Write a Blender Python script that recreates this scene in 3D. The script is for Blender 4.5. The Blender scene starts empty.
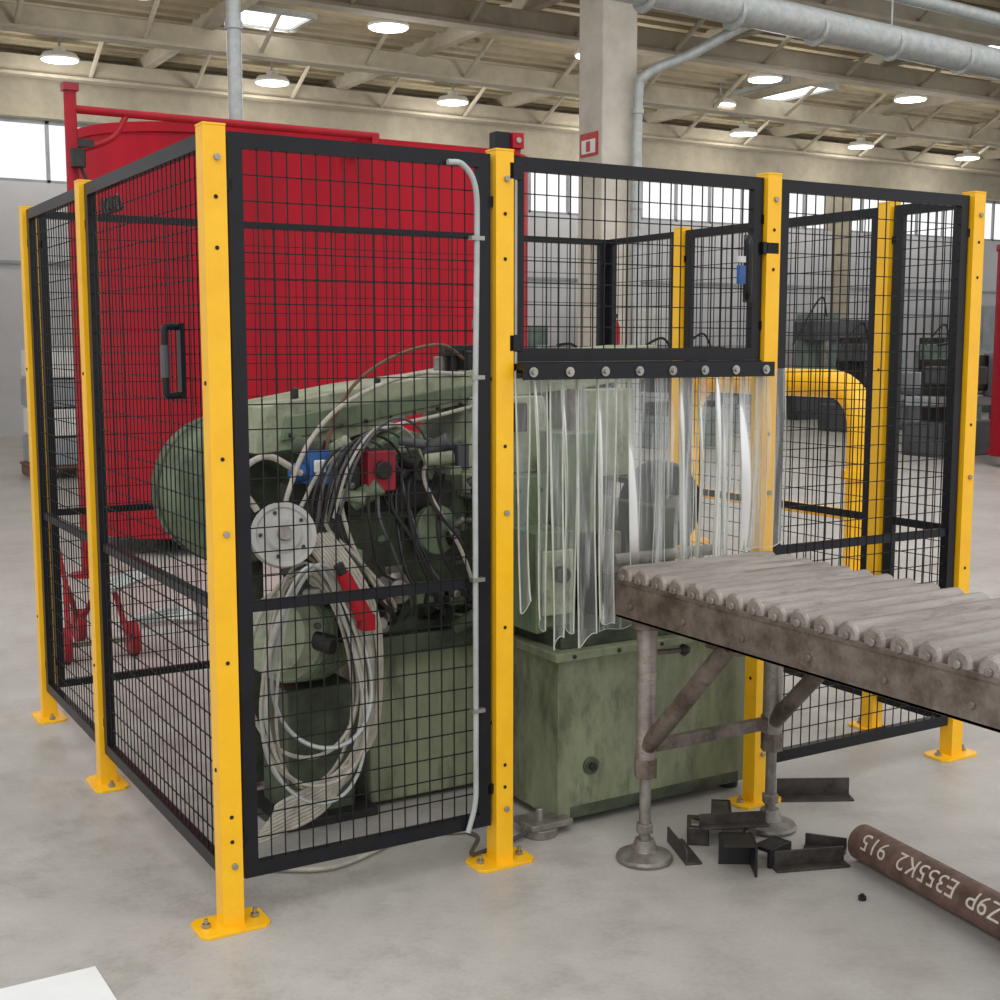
import bpy, bmesh, math, random
from mathutils import Vector, Matrix
R = random.Random(7)
scene = bpy.context.scene
scene.view_settings.view_transform = 'Standard'
scene.view_settings.look = 'None'
scene.view_settings.exposure = 0.0

# ------------------------------------------------------------------ materials
def lin(c):
    return tuple(((x/255.0)/12.92 if x/255.0 <= 0.04045 else ((x/255.0+0.055)/1.055)**2.4) for x in c)

def mat(name, rgb, rough=0.5, metal=0.0, rgb2=None, scale=6.0, lo=0.35, hi=0.7, bump=0.0, bscale=40.0,
        stretch=(1, 1, 1), emit=0.0, spec=None, grime=None):
    m = bpy.data.materials.new(name); m.use_nodes = True
    nt = m.node_tree; N = nt.nodes; L = nt.links
    b = N['Principled BSDF']
    c = lin(rgb) + (1,)
    b.inputs['Base Color'].default_value = c
    b.inputs['Roughness'].default_value = rough
    b.inputs['Metallic'].default_value = metal
    if spec is not None: b.inputs['Specular IOR Level'].default_value = spec
    tc = N.new('ShaderNodeTexCoord'); mp = N.new('ShaderNodeMapping')
    mp.inputs['Scale'].default_value = stretch
    L.new(tc.outputs['Object'], mp.inputs['Vector'])
    if rgb2 is None: rgb2 = tuple(x*0.86 for x in rgb)
    nz = N.new('ShaderNodeTexNoise'); nz.inputs['Scale'].default_value = scale
    nz.inputs['Detail'].default_value = 8; nz.inputs['Roughness'].default_value = 0.68
    L.new(mp.outputs[0], nz.inputs['Vector'])
    mr = N.new('ShaderNodeMapRange'); mr.inputs['From Min'].default_value = lo; mr.inputs['From Max'].default_value = hi
    L.new(nz.outputs['Fac'], mr.inputs['Value'])
    mx = N.new('ShaderNodeMix'); mx.data_type = 'RGBA'
    mx.inputs['A'].default_value = c; mx.inputs['B'].default_value = lin(rgb2)+(1,)
    L.new(mr.outputs[0], mx.inputs['Factor']); last = mx.outputs['Result']
    if grime:   # (colour, scale, lo, hi)
        g = N.new('ShaderNodeTexNoise'); g.inputs['Scale'].default_value = grime[1]; g.inputs['Detail'].default_value = 10; g.inputs['Roughness'].default_value = 0.75
        L.new(mp.outputs[0], g.inputs['Vector'])
        gr = N.new('ShaderNodeMapRange'); gr.inputs['From Min'].default_value = grime[2]; gr.inputs['From Max'].default_value = grime[3]; gr.inputs['To Max'].default_value = 0.85
        L.new(g.outputs['Fac'], gr.inputs['Value'])
        m2 = N.new('ShaderNodeMix'); m2.data_type = 'RGBA'; L.new(gr.outputs[0], m2.inputs['Factor'])
        L.new(last, m2.inputs['A']); m2.inputs['B'].default_value = lin(grime[0])+(1,); last = m2.outputs['Result']
    L.new(last, b.inputs['Base Color'])
    if emit:
        L.new(last, b.inputs['Emission Color']); b.inputs['Emission Strength'].default_value = emit
    if bump:
        n2 = N.new('ShaderNodeTexNoise'); n2.inputs['Scale'].default_value = bscale; n2.inputs['Detail'].default_value = 5
        L.new(mp.outputs[0], n2.inputs['Vector'])
        bp = N.new('ShaderNodeBump'); bp.inputs['Strength'].default_value = bump; bp.inputs['Distance'].default_value = 0.01
        L.new(n2.outputs['Fac'], bp.inputs['Height']); L.new(bp.outputs[0], b.inputs['Normal'])
    return m

YEL = mat('yellow_powder_coat', (252, 194, 26), 0.3, 0, (244, 180, 16), 9)
BLK = mat('black_powder_coat', (17, 18, 23), 0.38, 0, (26, 27, 32), 12, spec=0.3)
WIRE = mat('black_wire', (14, 15, 18), 0.45, spec=0.3)
BOLT = mat('zinc_bolt', (170, 168, 160), 0.35, 0.8)
HOLE = mat('dark_hole', (30, 26, 18), 0.8)
GRN = mat('machine_green_paint', (114, 130, 102), 0.45, 0, (84, 95, 74), 3.5, 0.42, 0.70, 0.12, 25, (1, 1, 0.5), grime=((48, 48, 41), 8, 0.50, 0.68))
GRNB = mat('machine_base_paint', (142, 150, 121), 0.42, 0, (100, 106, 82), 3.0, 0.42, 0.62, 0.1, 18, (1, 1, 0.35), grime=((58, 56, 45), 5, 0.49, 0.66))
GRN2 = mat('light_green_paint', (162, 169, 142), 0.45, 0, (126, 133, 110), 5, 0.42, 0.70, grime=((76, 75, 62), 9, 0.51, 0.70))
GRND = mat('grimy_green_metal', (80, 90, 70), 0.5, 0.1, (42, 45, 38), 7, 0.40, 0.66, 0.2, 30)
DARK = mat('oily_dark_metal', (54, 52, 49), 0.45, 0.3, (28, 27, 26), 12)
STEEL = mat('worn_steel', (152, 148, 141), 0.42, 0.5, (102, 95, 88), 14, 0.35, 0.7, 0.1, 60)
RUST = mat('rusty_conveyor_steel', (128, 118, 109), 0.52, 0.3, (82, 70, 62), 9, 0.36, 0.62, 0.15, 60, grime=((66, 50, 42), 20, 0.53, 0.72))
ROLL = mat('conveyor_roller_steel', (164, 157, 150), 0.42, 0.5, (126, 117, 109), 6, 0.36, 0.68, 0.12, 90, (0.5, 3, 3), grime=((92, 78, 69), 14, 0.52, 0.74))
PIPE = mat('mill_scale_pipe', (132, 106, 94), 0.55, 0.15, (92, 70, 62), 14, 0.35, 0.65, 0.2, 60)
SCRAP = mat('scrap_steel', (84, 79, 76), 0.5, 0.3, (52, 47, 44), 15, 0.35, 0.65, 0.2, 60)
BLKS = mat('black_scrap_steel', (38, 38, 40), 0.5, 0.2, (24, 24, 25), 15)
CHALK = mat('chalk_marking', (232, 226, 216), 0.9, 0, (200, 190, 180), 60)
REDT = mat('red_tank_paint', (172, 2, 32), 0.55, 0, (146, 2, 26), 1.6, 0.4, 0.65, 0, 4, (1.4, 1.4, 0.06), spec=0.25)  # stretched two-tone noise paints soft vertical highlights into the red
REDP = mat('red_paint', (172, 18, 34), 0.45, 0, (140, 14, 28), 5, spec=0.3)
REDD = mat('dark_red_paint', (160, 30, 52), 0.4, 0, (110, 20, 34), 8)
BLUE = mat('blue_plastic', (50, 100, 168), 0.4, 0, (36, 80, 140), 9)
CBL = mat('grey_cable', (188, 182, 169), 0.5, 0, (148, 142, 131), 20)
CBLK = mat('black_hose', (32, 31, 30), 0.45)
COPP = mat('brown_hose', (110, 74, 50), 0.5)
GALV = mat('galvanised_steel', (184, 188, 186), 0.4, 0.3, (156, 160, 158), 10)
WHT = mat('white_enamel', (226, 226, 222), 0.5, 0, (212, 212, 208), 4)
CONC = mat('concrete_beam', (176, 168, 150), 0.85, 0, (152, 144, 128), 2, 0.35, 0.7, 0.1, 20)
COLC = mat('column_concrete', (206, 200, 187), 0.85, 0, (184, 178, 165), 2.5, 0.4, 0.7)
WALLM = mat('painted_wall', (206, 207, 211), 0.85, 0, (190, 191, 196), 0.6, 0.35, 0.7)
DECK = mat('roof_deck', (172, 160, 134), 0.8, 0, (150, 138, 114), 1.5, 0.35, 0.7)
LAMP = mat('lamp_diffuser', (255, 253, 248), 0.5, 0, (255, 253, 248), emit=4.0)
SKYL = mat('skylight_polycarbonate', (250, 250, 246), 0.5, 0, (240, 240, 236), emit=1.8)
DGRY = mat('dark_machine_grey', (88, 90, 94), 0.5, 0.1, (58, 60, 64), 2)
LGRY = mat('light_machine_grey', (160, 166, 170), 0.5, 0, (128, 134, 138), 2)
MGRN = mat('pale_machine_green', (120, 138, 130), 0.5, 0, (88, 102, 96), 3)
PAPER = mat('white_sheet', (232, 234, 232), 0.7, 0, (222, 224, 222), 3)
SIGNR = mat('sign_red', (190, 30, 30), 0.5)

def floor_mat():
    m = bpy.data.materials.new('polished_concrete_floor'); m.use_nodes = True
    nt = m.node_tree; N = nt.nodes; L = nt.links; b = N['Principled BSDF']
    tc = N.new('ShaderNodeTexCoord')
    def noise(s, d, r):
        n = N.new('ShaderNodeTexNoise'); n.inputs['Scale'].default_value = s; n.inputs['Detail'].default_value = d; n.inputs['Roughness'].default_value = r
        L.new(tc.outputs['Object'], n.inputs['Vector']); return n
    n1 = noise(0.7, 8, 0.6); n2 = noise(4.5, 10, 0.72); n3 = noise(70, 4, 0.6); n4 = noise(2.2, 12, 0.8)
    def ramp(n, p0, c0, p1, c1):
        r = N.new('ShaderNodeValToRGB'); e = r.color_ramp.elements
        e[0].position = p0; e[0].color = c0+(1,); e[1].position = p1; e[1].color = c1+(1,)
        L.new(n.outputs['Fac'], r.inputs[0]); return r.outputs[0]
    last = ramp(n1, 0.3, lin((170, 166, 160)), 0.7, lin((192, 188, 182)))
    for o in (ramp(n2, 0.32, (0.84, 0.835, 0.825), 0.62, (1, 1, 1)), ramp(n3, 0.3, (0.92,)*3, 0.55, (1, 1, 1)), ramp(n4, 0.38, (0.85, 0.845, 0.83), 0.5, (1, 1, 1))):
        a = N.new('ShaderNodeMix'); a.data_type = 'RGBA'; a.blend_type = 'MULTIPLY'; a.inputs['Factor'].default_value = 1
        L.new(last, a.inputs['A']); L.new(o, a.inputs['B']); last = a.outputs['Result']
    n5 = noise(3.1, 10, 0.75); r5 = ramp(n5, 0.60, (0, 0, 0), 0.75, (0.4, 0.4, 0.4))
    a = N.new('ShaderNodeMix'); a.data_type = 'RGBA'; L.new(r5, a.inputs['Factor']); L.new(last, a.inputs['A']); a.inputs['B'].default_value = lin((212, 211, 208))+(1,)
    L.new(a.outputs['Result'], b.inputs['Base Color'])
    mr = N.new('ShaderNodeMapRange'); mr.inputs['To Min'].default_value = 0.32; mr.inputs['To Max'].default_value = 0.55
    L.new(n2.outputs['Fac'], mr.inputs['Value']); L.new(mr.outputs[0], b.inputs['Roughness'])
    return m
FLOOR = floor_mat()

def pvc_mat():
    m = bpy.data.materials.new('clear_pvc'); m.use_nodes = True
    nt = m.node_tree; N = nt.nodes; L = nt.links
    N.remove(N['Principled BSDF']); out = N['Material Output']
    tr = N.new('ShaderNodeBsdfTransparent'); tr.inputs[0].default_value = (0.93, 0.94, 0.92, 1)
    df = N.new('ShaderNodeBsdfDiffuse'); df.inputs[0].default_value = (0.68, 0.69, 0.68, 1)
    gl = N.new('ShaderNodeBsdfGlossy'); gl.inputs['Roughness'].default_value = 0.22; gl.inputs[0].default_value = (0.85, 0.85, 0.85, 1)
    tc = N.new('ShaderNodeTexCoord'); mp = N.new('ShaderNodeMapping'); mp.inputs['Scale'].default_value = (60, 60, 2.8)
    nz = N.new('ShaderNodeTexNoise'); nz.inputs['Scale'].default_value = 1.0; nz.inputs['Detail'].default_value = 4  # streak noise: milky vinyl, plus pale vertical reflections painted in as diffuse
    L.new(tc.outputs['Object'], mp.inputs[0]); L.new(mp.outputs[0], nz.inputs['Vector'])
    mr = N.new('ShaderNodeMapRange'); mr.inputs['From Min'].default_value = 0.5; mr.inputs['From Max'].default_value = 0.72
    mr.inputs['To Min'].default_value = 0.10; mr.inputs['To Max'].default_value = 0.58
    L.new(nz.outputs['Fac'], mr.inputs['Value'])
    m1 = N.new('ShaderNodeMixShader'); m2 = N.new('ShaderNodeMixShader')
    L.new(mr.outputs[0], m1.inputs[0]); L.new(tr.outputs[0], m1.inputs[1]); L.new(df.outputs[0], m1.inputs[2])
    fr = N.new('ShaderNodeFresnel'); fr.inputs[0].default_value = 1.33
    L.new(fr.outputs[0], m2.inputs[0]); L.new(m1.outputs[0], m2.inputs[1]); L.new(gl.outputs[0], m2.inputs[2])
    L.new(m2.outputs[0], out.inputs[0])
    return m
PVC = pvc_mat()
PVCE = mat('pvc_edge', (200, 203, 192), 0.45, 0, (164, 168, 154), 12)

# ------------------------------------------------------------------ mesh builder
def catmull(pts, n=8):
    P = [Vector(p) for p in pts]
    if len(P) < 3: return P
    Q = [P[0]*2-P[1]] + P + [P[-1]*2-P[-2]]
    out = []
    for i in range(1, len(Q)-2):
        a, b, c, d = Q[i-1:i+3]
        for k in range(n):
            t = k/n
            out.append(0.5*((2*b)+(c-a)*t+(2*a-5*b+4*c-d)*t*t+(3*b-a-3*c+d)*t**3))
    out.append(P[-1]); return out

class B:
    def __init__(s, name, parent=None):
        s.name = name; s.bm = bmesh.new(); s.mats = []; s.parent = parent
    def mi(s, m):
        if m not in s.mats: s.mats.append(m)
        return s.mats.index(m)
    def box(s, c, size, m, rot=None, taper=None):
        idx = s.mi(m); hx, hy, hz = [d/2 for d in size]
        vs = []
        for z in (-hz, hz):
            k = taper if (taper and z > 0) else 1
            for x, y in ((-hx, -hy), (hx, -hy), (hx, hy), (-hx, hy)):
                v = Vector((x*k, y*k, z))
                if rot is not None: v = rot @ v
                vs.append(s.bm.verts.new(v+Vector(c)))
        for f in ((3, 2, 1, 0), (4, 5, 6, 7), (0, 1, 5, 4), (1, 2, 6, 5), (2, 3, 7, 6), (3, 0, 4, 7)):
            fc = s.bm.faces.new([vs[i] for i in f]); fc.material_index = idx
    def bb(s, a, b, m):
        s.box([(a[i]+b[i])/2 for i in range(3)], [abs(b[i]-a[i]) for i in range(3)], m)
    def lathe(s, origin, axis, prof, m, seg=24, caps=True):
        idx = s.mi(m); ax = Vector(axis).normalized(); o = Vector(origin)
        q = Vector((0, 0, 1)).rotation_difference(ax)
        rings = []
        for (r, h) in prof:
            rings.append([s.bm.verts.new(o + q @ Vector((r*math.cos(2*math.pi*i/seg), r*math.sin(2*math.pi*i/seg), h))) for i in range(seg)])
        for a, b in zip(rings[:-1], rings[1:]):
            for i in range(seg):
                j = (i+1) % seg
                s.bm.faces.new((a[i], a[j], b[j], b[i])).material_index = idx
        if caps:
            s.bm.faces.new(rings[0][::-1]).material_index = idx
            s.bm.faces.new(rings[-1]).material_index = idx
    def cyl(s, p0, p1, r, m, seg=16, r2=None):
        p0 = Vector(p0); p1 = Vector(p1)
        s.lathe(p0, p1-p0, [(r, 0), (r if r2 is None else r2, (p1-p0).length)], m, seg)
    def tube(s, pts, r, m, seg=8, n=8, closed=False):
        idx = s.mi(m)
        P = catmull(pts, n) if n else [Vector(p) for p in pts]
        T = []
        for i in range(len(P)):
            a = P[max(i-1, 0)]; b = P[min(i+1, len(P)-1)]
            d = (b-a); T.append(d.normalized() if d.length > 1e-9 else Vector((0, 0, 1)))
        up = Vector((0, 0, 1)) if abs(T[0].z) < 0.9 else Vector((1, 0, 0))
        nrm = T[0].cross(up).normalized(); rings = []
        for i, p in enumerate(P):
            nrm = (nrm - T[i]*nrm.dot(T[i])).normalized(); bi = T[i].cross(nrm)
            rings.append([s.bm.verts.new(p + nrm*r*math.cos(2*math.pi*k/seg) + bi*r*math.sin(2*math.pi*k/seg)) for k in range(seg)])
        for a, b in zip(rings[:-1], rings[1:]):
            for i in range(seg):
                j = (i+1) % seg
                s.bm.faces.new((a[i], a[j], b[j], b[i])).material_index = idx
        s.bm.faces.new(rings[0][::-1]).material_index = idx; s.bm.faces.new(rings[-1]).material_index = idx
    def prism(s, poly, axis, a0, a1, m):
        idx = s.mi(m)
        def mk(p, a):
            return {'x': (a, p[0], p[1]), 'y': (p[0], a, p[1]), 'z': (p[0], p[1], a)}[axis]
        A = [s.bm.verts.new(mk(p, a0)) for p in poly]; C = [s.bm.verts.new(mk(p, a1)) for p in poly]
        n = len(poly)
        s.bm.faces.new(A).material_index = idx; s.bm.faces.new(C[::-1]).material_index = idx
        for i in range(n):
            j = (i+1) % n
            s.bm.faces.new((A[j], A[i], C[i], C[j])).material_index = idx
    def done(s, bevel=0.0, smooth=True, angle=35, recalc=True, dz=0.0):
        if recalc: bmesh.ops.recalc_face_normals(s.bm, faces=s.bm.faces[:])
        me = bpy.data.meshes.new(s.name); s.bm.to_mesh(me); s.bm.free()
        for m in s.mats: me.materials.append(m)
        if smooth:
            me.polygons.foreach_set('use_smooth', [True]*len(me.polygons))
            me.set_sharp_from_angle(angle=math.radians(angle))
        ob = bpy.data.objects.new(s.name, me); scene.collection.objects.link(ob)
        ob.location.z = dz
        if s.parent: ob.parent = s.parent
        if bevel:
            md = ob.modifiers.new('bevel', 'BEVEL'); md.width = bevel; md.segments = 2; md.limit_method = 'ANGLE'
            md.angle_limit = math.radians(50)
        return ob

def empty(name, loc=(0, 0, 0)):
    e = bpy.data.objects.new(name, None); scene.collection.objects.link(e); e.empty_display_size = 0.2
    return e

# ------------------------------------------------------------------ building shell
WV = 20.67
CZ = -0.22
b = B('floor'); b.bb((-12, -9, -0.1), (40, 21.2, 0), FLOOR); b.done(smooth=False)

b = B('wall_back')
b.bb((-12, WV, 0), (40, WV+0.3, 4.42), WALLM)
b.bb((-12, WV, 5.5), (40, WV+0.3, 7.0), CONC)
for i in range(-1, 6):
    u = 1.2+7.3*i
    b.bb((u-0.25, WV-0.12, 0), (u+0.25, WV+0.3, 7.0), CONC)
b.bb((-12, WV-0.18, 5.5), (40, WV, 6.35), CONC)
b.bb((-12, WV-0.05, 3.0), (40, WV, 3.06), LGRY)
b.done(smooth=False)
b = B('window_1')
for i in range(0, 48):
    u = -8+1.0*i
    b.bb((u-0.03, WV+0.1, 4.42), (u+0.03, WV+0.16, 5.5), LGRY)
b.bb((-12, WV+0.1, 4.42), (40, WV+0.16, 4.48), LGRY)
b.bb((-12, WV+0.1, 5.44), (40, WV+0.16, 5.5), LGRY)
b.done(smooth=False)

b = B('ceiling')
b.bb((-8, 8.5, 6.95), (40, 21, 7.1), DECK)
v = 8.7
while v < 20.6:
    b.bb((-8, v, 6.80), (40, v+0.16, 6.95), DECK); v += 0.4
for i in range(-3, 11):
    u = 1.9+3.65*i
    b.bb((u-0.08, 8.6, 6.6), (u+0.08, 20.6, 6.84), CONC)
for vv in (10.0, 13.2, 16.6, 19.9):
    b.bb((-8, vv-0.06, 6.3), (40, vv+0.06, 6.62), CONC)
    b.bb((-8, vv-0.14, 6.28), (40, vv+0.14, 6.33), CONC)
    for i in range(-3, 22):
        u = 0.9+1.825*i
        b.tube([(u, vv-1.0, 6.82), (u, vv-0.1, 6.36)], 0.04, CONC, 6, 0)
b.done(smooth=False, dz=CZ)

for k, (ur, vr, su, sv) in enumerate([(18.15, 19.6, 1.3, 1.6), (15.1, 15.2, 1.6, 1.6), (18.9, 14.9, 1.4, 1.8), (7.4, 19.4, 1.2, 1.0)]):
    b = B('window_%d' % (k+2)); u = ur-1.114; vv = vr-3.329
    b.bb((u-su/2, vv-sv/2, 6.76), (u+su/2, vv+sv/2, 6.785), SKYL)
    for d in (-1, 1):
        b.bb((u+d*su/2-0.04, vv-sv/2, 6.72), (u+d*su/2+0.04, vv+sv/2, 6.95), GALV)
        b.bb((u-su/2, vv+d*sv/2-0.04, 6.72), (u+su/2, vv+d*sv/2+0.04, 6.95), GALV)
    b.done(smooth=False, dz=CZ)

for (vr, us) in ((22.4, (1.35, 5.0, 8.65, 12.3, 15.95, 19.6, 23.2, 26.9)), (17.7, (5.0, 8.65, 12.3, 15.95, 19.6, 23.2)), (20.0, (16.9,))):
    for ur in us:
        b = B('ceiling_lamp'); u = ur-1.114; vv = vr-3.329
        b.lathe((u, vv, 6.43), (0, 0, 1), [(0.27, 0), (0.30, 0.0), (0.31, 0.03), (0.26, 0.10), (0.10, 0.13), (0.10, 0.2)], WHT, 20)
        b.lathe((u, vv, 6.405), (0, 0, 1), [(0.20, 0), (0.28, 0.012), (0.285, 0.025)], LAMP, 20)
        b.cyl((u, vv, 6.62), (u, vv, 6.83), 0.02, GALV, 8)
        b.done(dz=CZ)
        if vr != 20.0:
            ld = bpy.data.lights.new('lamp_bulb', 'POINT'); ld.energy = 58; ld.shadow_soft_size = 0.3; ld.color = (1, 0.96, 0.89)
            lo_ = bpy.data.objects.new('lamp_bulb', ld); scene.collection.objects.link(lo_); lo_.location = (u, vv, 5.7)

# column, duct, downpipe
b = B('concrete_column')
b.bb((7.88, 9.42, 0), (8.38, 9.92, 6.7), COLC)
b.bb((7.7, 9.24, 6.1), (8.56, 10.1, 6.7), COLC)
b.bb((7.86, 9.40, 0), (8.40, 9.94, 0.25), DGRY)
b.done(bevel=0.02)
b = B('fire_extinguisher_sign')
b.bb((7.865, 9.50, 3.83), (7.878, 9.86, 4.10), SIGNR)
b.bb((7.86, 9.54, 3.86), (7.866, 9.82, 4.02), PAPER)
b.bb((7.856, 9.64, 3.88), (7.861, 9.72, 4.0), SIGNR)
b.done(smooth=False)
b = B('fire_extinguisher')
o = (7.99, 9.30, 1.4)
b.lathe(o, (0, 0, 1), [(0.06, 0), (0.075, 0.02), (0.075, 0.4), (0.055, 0.46), (0.025, 0.49), (0.025, 0.53)], REDP, 20)
b.box((7.99, 9.30, 1.95), (0.03, 0.12, 0.03), DARK)
b.tube([(7.99, 9.25, 1.93), (7.92, 9.2, 1.85), (7.91, 9.26, 1.6)], 0.012, CBLK)
b.bb((7.95, 9.37, 1.5), (8.03, 9.418, 1.8), DARK)
b.done()
b = B('ventilation_duct')
b.tube([(3.0, 8.7, 5.6), (7.4, 8.7, 5.55), (9.3, 8.7, 5.5), (14, 8.7, 5.35), (26, 8.7, 5.0)], 0.19, GALV, 20, 6)
for i in range(16):
    u = 4+1.3*i; z = 5.6-(u-3)*0.025
    b.cyl((u, 8.7, z), (u+0.05, 8.7, z), 0.205, GALV, 20)
    if i % 3 == 0: b.cyl((u+0.02, 8.7, z+0.2), (u+0.02, 8.7, 6.6), 0.012, GALV, 6)
b.tube([(8.3, 9.3, 0.0), (8.3, 9.3, 2.5), (8.3, 9.3, 4.4), (8.4, 9.28, 4.75), (8.9, 9.1, 5.0), (9.4, 8.85, 5.3), (9.7, 8.72, 5.42)], 0.06, GALV, 14, 6)
for z in (1.5, 3.2, 4.3): b.cyl((8.3, 9.3, z), (8.3, 9.3, z+0.06), 0.075, GALV, 14)
b.tube([(10.5, 8.9, 6.1), (14, 8.9, 6.0), (24, 8.9, 5.6)], 0.09, GALV, 14, 5)
b.done()
b = B('drain_downpipe')
b.cyl((3.27, 9.0, 0), (3.27, 9.0, 6.65), 0.07, GALV, 16)
for z in (1, 3, 4.6, 6.2): b.cyl((3.27, 9.0, z), (3.27, 9.0, z+0.07), 0.085, GALV, 16)
b.done()

b = B('partition_panel')
b.bb((-6, 15.2, 0), (1.55, 15.3, 3.9), WHT)
for u in (-5, -2.6, -0.3, 1.52): b.bb((u-0.03, 15.15, 0), (u+0.03, 15.2, 3.9), WHT)
b.bb((-6, 15.14, 0), (1.55, 15.2, 0.15), LGRY)
b.done(smooth=False)
b = B('wall_notice'); b.bb((0.9, 15.12, 2.55), (1.45, 15.15, 3.05), PAPER); b.bb((0.98, 15.115, 2.9), (1.4, 15.122, 2.93), DGRY)
b.bb((0.98, 15.115, 2.8), (1.4, 15.122, 2.82), DGRY); b.done(smooth=False)
b = B('wrapped_pallet')
for i in range(3): b.bb((2.0+i*0.45, 12.6, 0), (2.12+i*0.45, 13.6, 0.12), COPP)
b.bb((1.98, 12.6, 0.12), (3.05, 13.6, 0.16), COPP)
for k in range(4): b.bb((2.02+0.02*(k % 2), 12.65, 0.16+0.35*k), (3.0, 13.55, 0.49+0.35*k), WHT if k % 2 else LGRY)
b.done(bevel=0.03)

# red tank
def rrect(x0, x1, y0, y1, r, n=12):
    pts = []
    for cx, cy, a0 in ((x0+r, y0+r, 180), (x1-r, y0+r, 270), (x1-r, y1-r, 0), (x0+r, y1-r, 90)):
        for k in range(n+1):
            a = math.radians(a0+90*k/n); pts.append((cx+r*math.cos(a), cy+r*math.sin(a)))
    return pts
def tank(u0, u1, v0, v1, h, r=0.8):
    b = B('red_storage_tank')
    b.prism(rrect(u0, u1, v0, v1, r), 'z', 0.14, h, REDT)
    b.prism(rrect(u0-0.02, u1+0.02, v0-0.02, v1+0.02, r+0.02), 'z', h-0.07, h, REDT)
    b.prism(rrect(u0-0.02, u1+0.02, v0-0.02, v1+0.02, r+0.02), 'z', 0.14, 0.22, REDT)
    u = u0+r+0.1
    while u < u1-r:
        b.prism([(u-0.035, v0+0.001), (u-0.012, v0-0.016), (u+0.012, v0-0.016), (u+0.035, v0+0.001)], 'z', 0.22, h-0.07, REDT)
        u += 0.9
    for u in (u0+r, (u0+u1)/2, u1-r):
        for v in (v0+0.3, v1-0.3): b.bb((u-0.08, v-0.08, 0), (u+0.08, v+0.08, 0.15), DARK)
    b.cyl((u0+1.2, (v0+v1)/2, h-0.01), (u0+1.2, (v0+v1)/2, h+0.1), 0.25, REDP, 24)
    b.done(angle=40)
tank(1.30, 5.2, 6.2, 7.9, 3.22)
tank(13.2, 15.6, 6.4, 8.3, 2.9, 0.5)

b = B('red_pipe_gantry')
b.cyl((0.98, 5.8, 0), (0.98, 5.8, 3.30), 0.042, REDP)
b.cyl((0.98, 5.8, 0), (0.98, 5.8, 0.02), 0.12, REDP)
b.box((0.98, 5.8, 3.31), (0.10, 0.10, 0.05), REDD)
b.cyl((0.95, 5.8, 3.17), (3.25, 5.8, 3.17), 0.028, REDP)
b.bb((3.19, 5.77, 3.05), (3.24, 6.18, 3.18), REDP)
b.box((1.06, 5.8, 2.95), (0.12, 0.05, 0.05), DARK); b.cyl((1.0, 5.72, 2.78), (1.0, 5.72, 2.9), 0.05, DARK)
b.tube([(1.03, 5.8, 2.9), (1.25, 5.8, 3.0), (1.35, 5.8, 3.15)], 0.02, REDP)
b.tube([(1.0, 5.75, 2.85), (1.08, 5.72, 2.5), (1.05, 5.75, 1.5)], 0.012, DARK)
b.done()

b = B('yellow_guard_pipe')
u = 5.58
def arc(c, r, a0, a1, n=8):
    return [(u, c[0]+r*math.cos(math.radians(a0+(a1-a0)*k/n)), c[1]+r*math.sin(math.radians(a0+(a1-a0)*k/n))) for k in range(n+1)]
pts = [(u, 3.04, 0.0)] + arc((3.34, 1.03), 0.30, 180, 90) + arc((4.6, 1.03), 0.30, 90, 0) + [(u, 4.9, 0)]
b.tube(pts, 0.1, YEL, 20, 0)
for v in (3.04, 4.9):
    b.cyl((u, v, 0), (u, v, 0.025), 0.17, YEL, 24)
    b.cyl((u, v, 0.68), (u, v, 0.74), 0.125, YEL, 24)
b.tube([(u, 3.04, 0.42), (u, 4.9, 0.42)], 0.04, YEL, 12, 0)
b.done()

# background machines
def bgmachine(u, v, name='milling_machine', s=1.0, A=None, C=None):
    A = A or DGRY; C = C or DARK
    b = B(name)
    b.bb((u-0.8*s, v-0.35, 0), (u+0.8*s, v+0.35, 0.5), A)
    b.bb((u-0.35*s, v-0.3, 0.5), (u+0.15*s, v+0.35, 1.75*s), C)
    b.bb((u-0.9*s, v-0.3, 0.72), (u+0.9*s, v+0.25, 0.86), LGRY)
    b.bb((u-0.6*s, v-0.55, 1.3*s), (u+0.1*s, v+0.1, 1.62*s), A)
    b.cyl((u-0.3*s, v-0.45, 1.0), (u-0.3*s, v-0.45, 1.35*s), 0.09, STEEL)
    b.cyl((u+0.4*s, v-0.3, 1.2), (u+0.4*s, v+0.3, 1.2), 0.33*s, C, 20)
    b.bb((u+0.5*s, v-0.4, 0.86), (u+0.75*s, v-0.2, 1.5), LGRY)
    b.tube([(u-0.2, v-0.3, 1.7*s), (u-0.5, v-0.4, 2.0*s), (u-0.9*s, v-0.3, 1.6)], 0.02, CBLK)
    b.done(bevel=0.02)
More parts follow.
